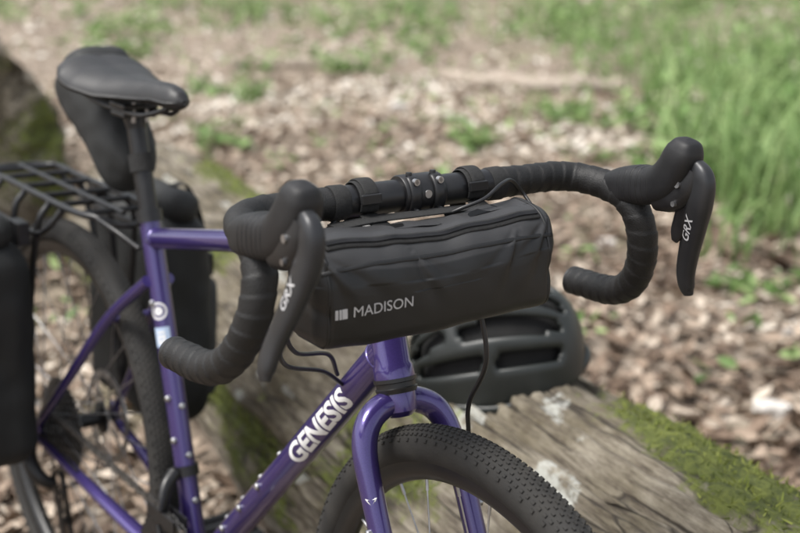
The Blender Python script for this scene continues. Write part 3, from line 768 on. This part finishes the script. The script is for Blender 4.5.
for i in range(nr-1):
    for j in range(nc-1): Fi.append((i*nc+j,(i+1)*nc+j,(i+1)*nc+j+1,i*nc+j+1))
mk('helmet_liner',Vi,Fi,HELMIN,hel,HM)
R=[]
for t in np.linspace(0,2*math.pi,60,endpoint=False):
    R.append((.140*math.cos(t),.105*math.sin(t)*(1-.12*math.cos(t)**2),-.012+.012*math.cos(2*t)))
V,F=sweepmesh(np.array(R),np.full(60,.009),np.full(60,.0055),12,closed=True,hint=(0,0,1));mk('helmet_rim',V,F,HELM,hel,HM)
for s in(-1,1):
    tube('helmet_strap',[(.07,s*.085,.0),(.03,s*.09,-.03),(.0,s*.075,-.042),(-.05,s*.085,-.005)],[(.0008,.0075)]*4,WEB,hel,HM,8,10,hint=(0,1,0))

# ------------------------------------------------------------ ground
def gz(x,y):
    d=math.hypot(x-1.8,y+.7)
    r=max(0,d-9)
    h=.0035*r*r if r<12 else .504+.084*(r-12)
    h=min(h,6)
    return h+.05*noise.noise(Vector((x*.5,y*.5,0)))+.02*noise.noise(Vector((x*2,y*2,3)))-.01
gm=bpy.data.materials.new('forest_floor');gm.use_nodes=True;nt=gm.node_tree;b=nt.nodes['Principled BSDF'];b.inputs['Roughness'].default_value=.95
tc=nt.nodes.new('ShaderNodeTexCoord')
n1=nt.nodes.new('ShaderNodeTexNoise');n1.inputs['Scale'].default_value=14;n1.inputs['Detail'].default_value=8;n1.inputs['Roughness'].default_value=.7
n2=nt.nodes.new('ShaderNodeTexVoronoi');n2.inputs['Scale'].default_value=22
n3=nt.nodes.new('ShaderNodeTexNoise');n3.inputs['Scale'].default_value=.9;n3.inputs['Detail'].default_value=4
for n in(n1,n2,n3): nt.links.new(tc.outputs['Object'],n.inputs['Vector'])
cr=nt.nodes.new('ShaderNodeValToRGB');e=cr.color_ramp.elements;e[0].position=.32;e[0].color=(.08,.058,.044,1);e[1].position=.68;e[1].color=(.48,.41,.34,1);x=e.new(.5);x.color=(.27,.215,.165,1)
nt.links.new(n1.outputs['Fac'],cr.inputs['Fac'])
mx=nt.nodes.new('ShaderNodeMix');mx.data_type='RGBA';mx.blend_type='MULTIPLY';mx.inputs[0].default_value=.4
cv=nt.nodes.new('ShaderNodeSeparateColor');nt.links.new(n2.outputs['Color'],cv.inputs[0])
vr=nt.nodes.new('ShaderNodeValToRGB');vr.color_ramp.elements[0].color=(.4,.35,.31,1);vr.color_ramp.elements[1].color=(1,1,1,1);nt.links.new(cv.outputs[0],vr.inputs['Fac'])
nt.links.new(cr.outputs[0],mx.inputs[6]);nt.links.new(vr.outputs[0],mx.inputs[7])
m2=nt.nodes.new('ShaderNodeMix');m2.data_type='RGBA'
mr=nt.nodes.new('ShaderNodeMapRange');mr.inputs['From Min'].default_value=.57;mr.inputs['From Max'].default_value=.74;mr.inputs['To Max'].default_value=.5
nt.links.new(n3.outputs['Fac'],mr.inputs['Value']);nt.links.new(mr.outputs[0],m2.inputs[0]);nt.links.new(mx.outputs[2],m2.inputs[6]);m2.inputs[7].default_value=(.14,.18,.06,1)
nt.links.new(m2.outputs[2],b.inputs['Base Color'])
bp=nt.nodes.new('ShaderNodeBump');bp.inputs['Strength'].default_value=.8;bp.inputs['Distance'].default_value=.03;nt.links.new(n1.outputs['Fac'],bp.inputs['Height']);nt.links.new(bp.outputs[0],b.inputs['Normal'])
g=np.r_[-160,-90,-50,-30,np.arange(-20,16.1,.3),30,50,90,160]
V=[];F=[];n=len(g)
for i,x in enumerate(g):
    for j,y in enumerate(g): V.append((x,y,gz(x,y)))
for i in range(n-1):
    for j in range(n-1): F.append((i*n+j,(i+1)*n+j,(i+1)*n+j+1,i*n+j+1))
mk('ground',V,F,gm)

def attrmat(name,stops,rough=.7,trans=0.0):
    m=bpy.data.materials.new(name);m.use_nodes=True;nt=m.node_tree;b=nt.nodes['Principled BSDF'];b.inputs['Roughness'].default_value=rough
    b.inputs['Specular IOR Level'].default_value=.3
    at=nt.nodes.new('ShaderNodeAttribute');at.attribute_name='rnd'
    cr=nt.nodes.new('ShaderNodeValToRGB');e=cr.color_ramp.elements
    e[0].position=stops[0][0];e[0].color=(*stops[0][1],1);e[1].position=stops[-1][0];e[1].color=(*stops[-1][1],1)
    for p,c in stops[1:-1]: x=e.new(p);x.color=(*c,1)
    tc=nt.nodes.new('ShaderNodeTexCoord');nz=nt.nodes.new('ShaderNodeTexNoise');nz.inputs['Scale'].default_value=40
    nt.links.new(tc.outputs['Object'],nz.inputs['Vector'])
    ma=nt.nodes.new('ShaderNodeMath');ma.operation='MULTIPLY_ADD';ma.inputs[1].default_value=.3;nt.links.new(nz.outputs['Fac'],ma.inputs[0]);
    sb=nt.nodes.new('ShaderNodeMath');sb.operation='SUBTRACT';sb.inputs[1].default_value=.15;nt.links.new(at.outputs['Fac'],sb.inputs[0]);nt.links.new(sb.outputs[0],ma.inputs[2])
    nt.links.new(ma.outputs[0],cr.inputs['Fac']);nt.links.new(cr.outputs[0],b.inputs['Base Color'])
    if trans:
        tr=nt.nodes.new('ShaderNodeBsdfTranslucent');nt.links.new(cr.outputs[0],tr.inputs['Color']);ms=nt.nodes.new('ShaderNodeMixShader');ms.inputs[0].default_value=trans
        out=nt.nodes['Material Output'];nt.links.new(b.outputs[0],ms.inputs[1]);nt.links.new(tr.outputs[0],ms.inputs[2]);nt.links.new(ms.outputs[0],out.inputs['Surface'])
    return m
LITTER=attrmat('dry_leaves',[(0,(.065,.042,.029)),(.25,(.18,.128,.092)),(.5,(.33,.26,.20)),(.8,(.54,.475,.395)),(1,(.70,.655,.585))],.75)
GREEN=attrmat('green_leaves',[(0,(.055,.095,.03)),(.5,(.155,.26,.08)),(1,(.37,.48,.21))],.5,.3)
MOSSM=attrmat('moss',[(0,(.05,.07,.012)),(.5,(.15,.18,.035)),(1,(.30,.32,.08))],.8,.2)
leafT=np.array([(-.5,0,0),(-.2,.22,.06),(.2,.20,.07),(.55,0,.05),(.2,-.20,.07),(-.2,-.22,.06),(-.15,0,-.02),(.2,0,-.01)])
leafF=[(0,6,1),(6,7,2,1),(7,3,2),(0,5,6),(5,4,7,6),(4,3,7)]
sprT=np.array([(-.1,0,0),(.1,0,0),(.06,0,.6),(-.06,0,.6),(0,.05,1)])
sprF=[(0,1,2,3),(3,2,4)]
def scatter(name,pos,size,mat_,tilt,rnd,yaw=None,T=leafT,TF=leafF):
    N=len(pos);isleaf=T is leafT;T=np.asarray(T)
    yaw=RNG.uniform(0,2*math.pi,N) if yaw is None else yaw
    ax_=RNG.normal(0,1,(N,2))*tilt; 
    cy,sy=np.cos(yaw),np.sin(yaw);ca,sa=np.cos(ax_[:,0]),np.sin(ax_[:,0]);cb,sb=np.cos(ax_[:,1]),np.sin(ax_[:,1])
    Rz=np.zeros((N,3,3));Rz[:,0,0]=cy;Rz[:,0,1]=-sy;Rz[:,1,0]=sy;Rz[:,1,1]=cy;Rz[:,2,2]=1
    Ry=np.zeros((N,3,3));Ry[:,0,0]=ca;Ry[:,0,2]=sa;Ry[:,2,0]=-sa;Ry[:,2,2]=ca;Ry[:,1,1]=1
    Rx=np.zeros((N,3,3));Rx[:,1,1]=cb;Rx[:,1,2]=-sb;Rx[:,2,1]=sb;Rx[:,2,2]=cb;Rx[:,0,0]=1
    R=Rz@Ry@Rx
    TT=np.repeat(T[None],N,0)*size[:,None,None]
    if isleaf: TT[:,:,2]*=RNG.uniform(-1,3,N)[:,None]
    W=np.einsum('nij,nkj->nki',R,TT)+pos[:,None,:]
    k=len(T);V=W.reshape(-1,3)
    off=(np.arange(N)*k)
    me=bpy.data.meshes.new(name)
    fl=np.concatenate([np.array(f) for f in TF]);ls=np.array([len(f) for f in TF])
    allv=(fl[None,:]+off[:,None]).reshape(-1)
    allst=np.concatenate([[0],np.cumsum(np.tile(ls,N))[:-1]])
    me.vertices.add(len(V));me.vertices.foreach_set('co',V.reshape(-1))
    me.loops.add(len(allv));me.loops.foreach_set('vertex_index',allv.astype(np.int32))
    me.polygons.add(len(allst));me.polygons.foreach_set('loop_start',allst.astype(np.int32))
    try: me.polygons.foreach_set('loop_total',np.tile(ls,N).astype(np.int32))
    except Exception: pass
    me.update(calc_edges=True);me.validate()
    at=me.attributes.new('rnd','FLOAT','POINT');at.data.foreach_set('value',np.repeat(rnd,k))
    me.materials.append(mat_)
    o=bpy.data.objects.new(name,me);col.objects.link(o);return o
def randground(n,rmin,rmax,a0,a1,power=1.0):
    r=rmin+(rmax-rmin)*RNG.uniform(0,1,n)**power;a=np.radians(RNG.uniform(a0,a1,n))
    x=1.8+r*np.cos(a);y=-.7+r*np.sin(a)
    z=np.array([gz(p,q) for p,q in zip(x,y)])
    return np.c_[x,y,z]
P=np.vstack([randground(38000,1.4,9,95,185,.8),randground(14000,8,24,100,180,.9),randground(4000,.5,5,-180,180,.8)])
def inlog(P):
    return (np.abs(P[:,1]-(.60-.193*P[:,0]))<.2)&(P[:,0]>-1.6)&(P[:,0]<2.6)
P=P[~inlog(P)]
dist=np.hypot(P[:,0]-1.8,P[:,1]+.7)
P[:,2]+=RNG.uniform(.004,.03,len(P))
clump=np.array([noise.noise(Vector((p[0]*1.3,p[1]*1.3,7)))+.6*noise.noise(Vector((p[0]*4,p[1]*4,2))) for p in P])
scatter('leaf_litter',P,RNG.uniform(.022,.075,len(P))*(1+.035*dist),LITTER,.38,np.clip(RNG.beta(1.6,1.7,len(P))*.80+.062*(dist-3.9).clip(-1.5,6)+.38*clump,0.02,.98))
# a few green leaves fallen on / poking through the litter
MP=np.array(MOSSPTS)
keep=(MP[:,2]>.15);MP=MP[keep]
sel=RNG.choice(len(MP),min(len(MP),34000),replace=False);MP=MP[sel]+RNG.normal(0,.003,(len(sel),3))
mossobj=scatter('moss',MP,RNG.uniform(.006,.015,len(MP)),MOSSM,.8,RNG.beta(2,2,len(MP)),T=sprT,TF=sprF)
# dead leaves and crumbs lying on the log
cand=MP[RNG.choice(len(MP),60,replace=False)]

cl=[(-1.5,3.75,.55,280,.32),(-2.2,4.9,.8,420,.4),(-3.3,6.6,1.1,500,.45),(-1.0,3.3,.3,60,.15),(-3.4,4.6,.45,130,.16),(-6,4.8,.7,150,.2),(-3.6,2.4,.35,60,.12),(-2.95,3.5,.4,80,.14),(-10,6.4,1.2,200,.3),(-7.9,9,1.4,330,.35),(-.45,2.55,.14,26,.07),(-8,11.4,2,600,.6),(-5,8.5,1.2,350,.35),(-4.6,5.6,.3,60,.12),(-6.8,6.2,.9,110,.18),(-12.5,9,2.2,320,.5),(-13,5.5,2,220,.4),(-5.2,3.3,.6,90,.14),(-7.5,3.6,.8,110,.2),(.25,2.05,.1,14,.05),(-2.3,2.9,.2,40,.08),(-11,12.5,3,600,.8),(-6,12,2,600,.6),(-1.9,6.2,.8,300,.4),(-15,12,4,500,1.0),(-9,4.4,1,150,.3),(-12,2.5,1.3,160,.3),(-8.3,7.2,.9,150,.25),(-4.2,6.9,.7,200,.3),(-2.6,5.6,.6,200,.35),(-11,4,1.5,150,.3),(-9.5,8,1.5,180,.3),(-6.5,8,1,220,.3)]
pos=[];sz=[]
for (x,y,r,n,h) in cl:
    nst=max(4,int(n/9))
    for _ in range(nst):
        a=random.uniform(0,2*math.pi);q=r*abs(random.gauss(0,.65));bx=x+q*math.cos(a);by=y+q*math.sin(a);H=h*random.uniform(.4,1.1);b0=gz(bx,by)
        for k in range(14):
            t=random.random();sp_r=.03+.25*h*t
            pos.append((bx+random.gauss(0,sp_r),by+random.gauss(0,sp_r),b0+.01+H*t*random.uniform(.7,1)));sz.append(random.uniform(.03,.08)*(1+.04*math.hypot(x-1.8,y+.7)))
S=randground(1000,3,22,100,178,.8)
for p in S:
    k=random.randint(2,6)
    for _ in range(k): pos.append((p[0]+random.gauss(0,.05),p[1]+random.gauss(0,.05),p[2]+random.uniform(.02,.1)));sz.append(random.uniform(.03,.07))
pos=np.array(pos)
scatter('undergrowth',pos,np.array(sz),GREEN,.5,np.clip(RNG.beta(2,1.5,len(pos)),0,1))

def blades(name,spots,m):
    V=[];F=[];rn=[]
    for (x,y,r,n,h) in spots:
        for _ in range(n):
            a=random.uniform(0,2*math.pi);q=r*math.sqrt(random.random());bx=x+q*math.cos(a);by=y+q*math.sin(a);bz=gz(bx,by)
            dr=random.uniform(0,2*math.pi);H=h*random.uniform(.5,1.1);lean=H*random.uniform(.2,1.0);w=random.uniform(.004,.013)
            rv=random.betavariate(2,1.5);px,py=-math.sin(dr),math.cos(dr);b=len(V)
            for k in range(6):
                t=k/5;ww=w*(1-t)**.7
                cx=bx+math.cos(dr)*lean*t*t;cy_=by+math.sin(dr)*lean*t*t;cz=bz+H*(t-.35*t*t*(lean/H))
                V+=[(cx-px*ww,cy_-py*ww,cz),(cx+px*ww,cy_+py*ww,cz)];rn+=[rv,rv]
            for k in range(5): F.append((b+2*k,b+2*k+1,b+2*k+3,b+2*k+2))
    return mk(name,V,F,m,attrs={'rnd':rn})
blades('grass',[(-1.35,3.75,.45,150,.6),(-.95,3.35,.25,50,.55),(-2.0,4.6,.6,190,.6),(-.85,3.75,.3,80,.6),(-3.0,6.2,1.1,280,.7),(-.75,2.85,.2,24,.3),(-1.2,5.2,.7,180,.7),(-5,8,1.5,260,.6),(-3.4,4.7,.4,50,.25),(-.4,2.9,.12,14,.2),(-8,9,2,280,.5),(-10,6.5,1.5,120,.4)],GREEN)

BRANCH=mat('dead_wood',(.24,.19,.15),(.48,.42,.35),rough=.85,scale=25,bump=.6,bscale=60)
def stick(name,A,B,r,bend=.1,par=None):
    A=np.array(A,float);B=np.array(B,float);P=[]
    for t in np.linspace(0,1,7):
        p=A+(B-A)*t+np.array([random.gauss(0,bend*.3),random.gauss(0,bend*.3),0]);p[2]=gz(p[0],p[1])+r*.7;P.append(p)
    return tube(name,P,[r*random.uniform(.6,1.15) for _ in P],BRANCH,par,I4,12,5)
stick('fallen_branch',(-5.1,5.0,0),(-4.1,5.9,0),.085,.2)
stick('fallen_branch',(-6.6,4.1,0),(-5.9,4.9,0),.05,.2)
tw=empty('twigs')
for k in range(110):
    p=randground(1,2.2,12,103,175,.8)[0];a=random.uniform(0,3.14);l=random.uniform(.1,.5)
    stick('twig',p,p+np.array([math.cos(a)*l,math.sin(a)*l,0]),random.uniform(.004,.014),.03,tw)
STONE=mat('pale_stone',(.46,.43,.39),(.62,.59,.56),rough=.8,scale=12,bump=.4,bscale=60)
def stone(x,y,r,sc_=(1,1,.6)):
    V,F=rbox((r*sc_[0],r*sc_[1],r*sc_[2]),r*.3,14)
    V=[v*(1+.35*noise.noise(Vector(v/r*1.2)+Vector((x,y,0)))) for v in V]
    o=mk('stone',V,F,STONE,None,M4(rot((0,0,1),x*7),(x,y,gz(x,y)+r*.3)));weld(o)
for x,y,r in((.13,1.80,.036),(-.2,2.3,.022),(-1.2,2.6,.03),(-2.1,3.6,.04),(-3.6,3.9,.05),(-4.3,4.0,.05)): stone(x,y,r,(1.2,.8,.6))

BARK=mat('bark',(.06,.045,.035),(.17,.14,.11),rough=.9,scale=12,bump=1,bscale=30)
random.seed(21)
trees=[(-17,14,1),(-20,8,1.1),(-13,18,1),(-8,20,.9),(-23,13,1.2),(-3,19,1),(-21,3,1),(3,17,1),(-17,-4,1),(8,14,1.1),(-26,20,1.3),(-12,24,1.2)]
for (x,y,k) in trees:
    e=empty('broadleaf_tree',(x,y,gz(x,y)))
    z0=gz(x,y)-.1;H=9*k;P=[(x,y,z0),(x+.05,y,z0+.6),(x+random.gauss(0,.2),y,z0+H*.4),(x+random.gauss(0,.4),y+random.gauss(0,.3),z0+H*.95)]
    tube('trunk',P,[.34*k,.24*k,.18*k,.04],BARK,e,I4,16,6)
    ce=[]
    for _ in range(9):
        t=random.uniform(.35,.9);a=random.uniform(0,6.28);l=random.uniform(1.2,2.8)*k*(1.2-t*.6)
        s=np.array([x,y,z0+H*t]);en=s+np.array([math.cos(a)*l,math.sin(a)*l,l*.45]);tube('limb',[s,(s+en)/2+[0,0,.1],en],[.07*k,.05*k,.015],BARK,e,I4,8,3)
        ce+= [en,(s+en)/2]
    pp=[]
    for c in ce:
        pp.append(np.array(c)+RNG.normal(0,.55*k,(170,3)))
    pp=np.vstack(pp);o=scatter('foliage',pp,RNG.uniform(.12,.26,len(pp)),GREEN,1.2,RNG.beta(2,2.5,len(pp)))
    o.parent=e;o.matrix_parent_inverse=e.matrix_world.inverted()

# ------------------------------------------------------------ light
w=bpy.data.worlds.new('World');sc.world=w;w.use_nodes=True;nt=w.node_tree
sky=nt.nodes.new('ShaderNodeTexSky');sky.sky_type='NISHITA';sky.sun_disc=False
SAZ=math.radians(252);SEL=math.radians(60)
sky.sun_elevation=SEL;sky.sun_rotation=math.radians(90)-SAZ
sky.air_density=1;sky.dust_density=3
hs=nt.nodes.new('ShaderNodeHueSaturation');hs.inputs['Saturation'].default_value=.30;hs.inputs['Value'].default_value=1.7
nt.links.new(sky.outputs[0],hs.inputs['Color']);nt.links.new(hs.outputs[0],nt.nodes['Background'].inputs['Color'])
nt.nodes['Background'].inputs['Strength'].default_value=.15
sun=bpy.data.lights.new('sun','SUN');sun.energy=4.2;sun.angle=math.radians(22);sun.color=(1,.965,.91)
so=bpy.data.objects.new('sun',sun);col.objects.link(so)
dv=Vector((math.cos(SAZ)*math.cos(SEL),math.sin(SAZ)*math.cos(SEL),math.sin(SEL)))
so.rotation_euler=dv.to_track_quat('Z','Y').to_euler();so.location=(0,0,12)

# ------------------------------------------------------------ camera
yaw,pitch,roll=2.4795,.2800,.0269
d=np.array([math.cos(yaw)*math.cos(pitch),math.sin(yaw)*math.cos(pitch),-math.sin(pitch)])
r=np.cross(d,[0,0,1]);r/=np.linalg.norm(r);u=np.cross(r,d)
r2=r*math.cos(roll)+u*math.sin(roll);u2=-r*math.sin(roll)+u*math.cos(roll)
cam=bpy.data.cameras.new('camera');cam.lens=36*1223.8/800;cam.sensor_width=36;cam.clip_end=1000;cam.clip_start=.05
cam.dof.use_dof=True;cam.dof.focus_distance=1.22;cam.dof.aperture_fstop=4.0
co=bpy.data.objects.new('camera',cam);col.objects.link(co)
co.matrix_world=Matrix(M4(np.array([r2,u2,-d]).T,[1.8259,-.7350,1.1780]).tolist())
sc.camera=co
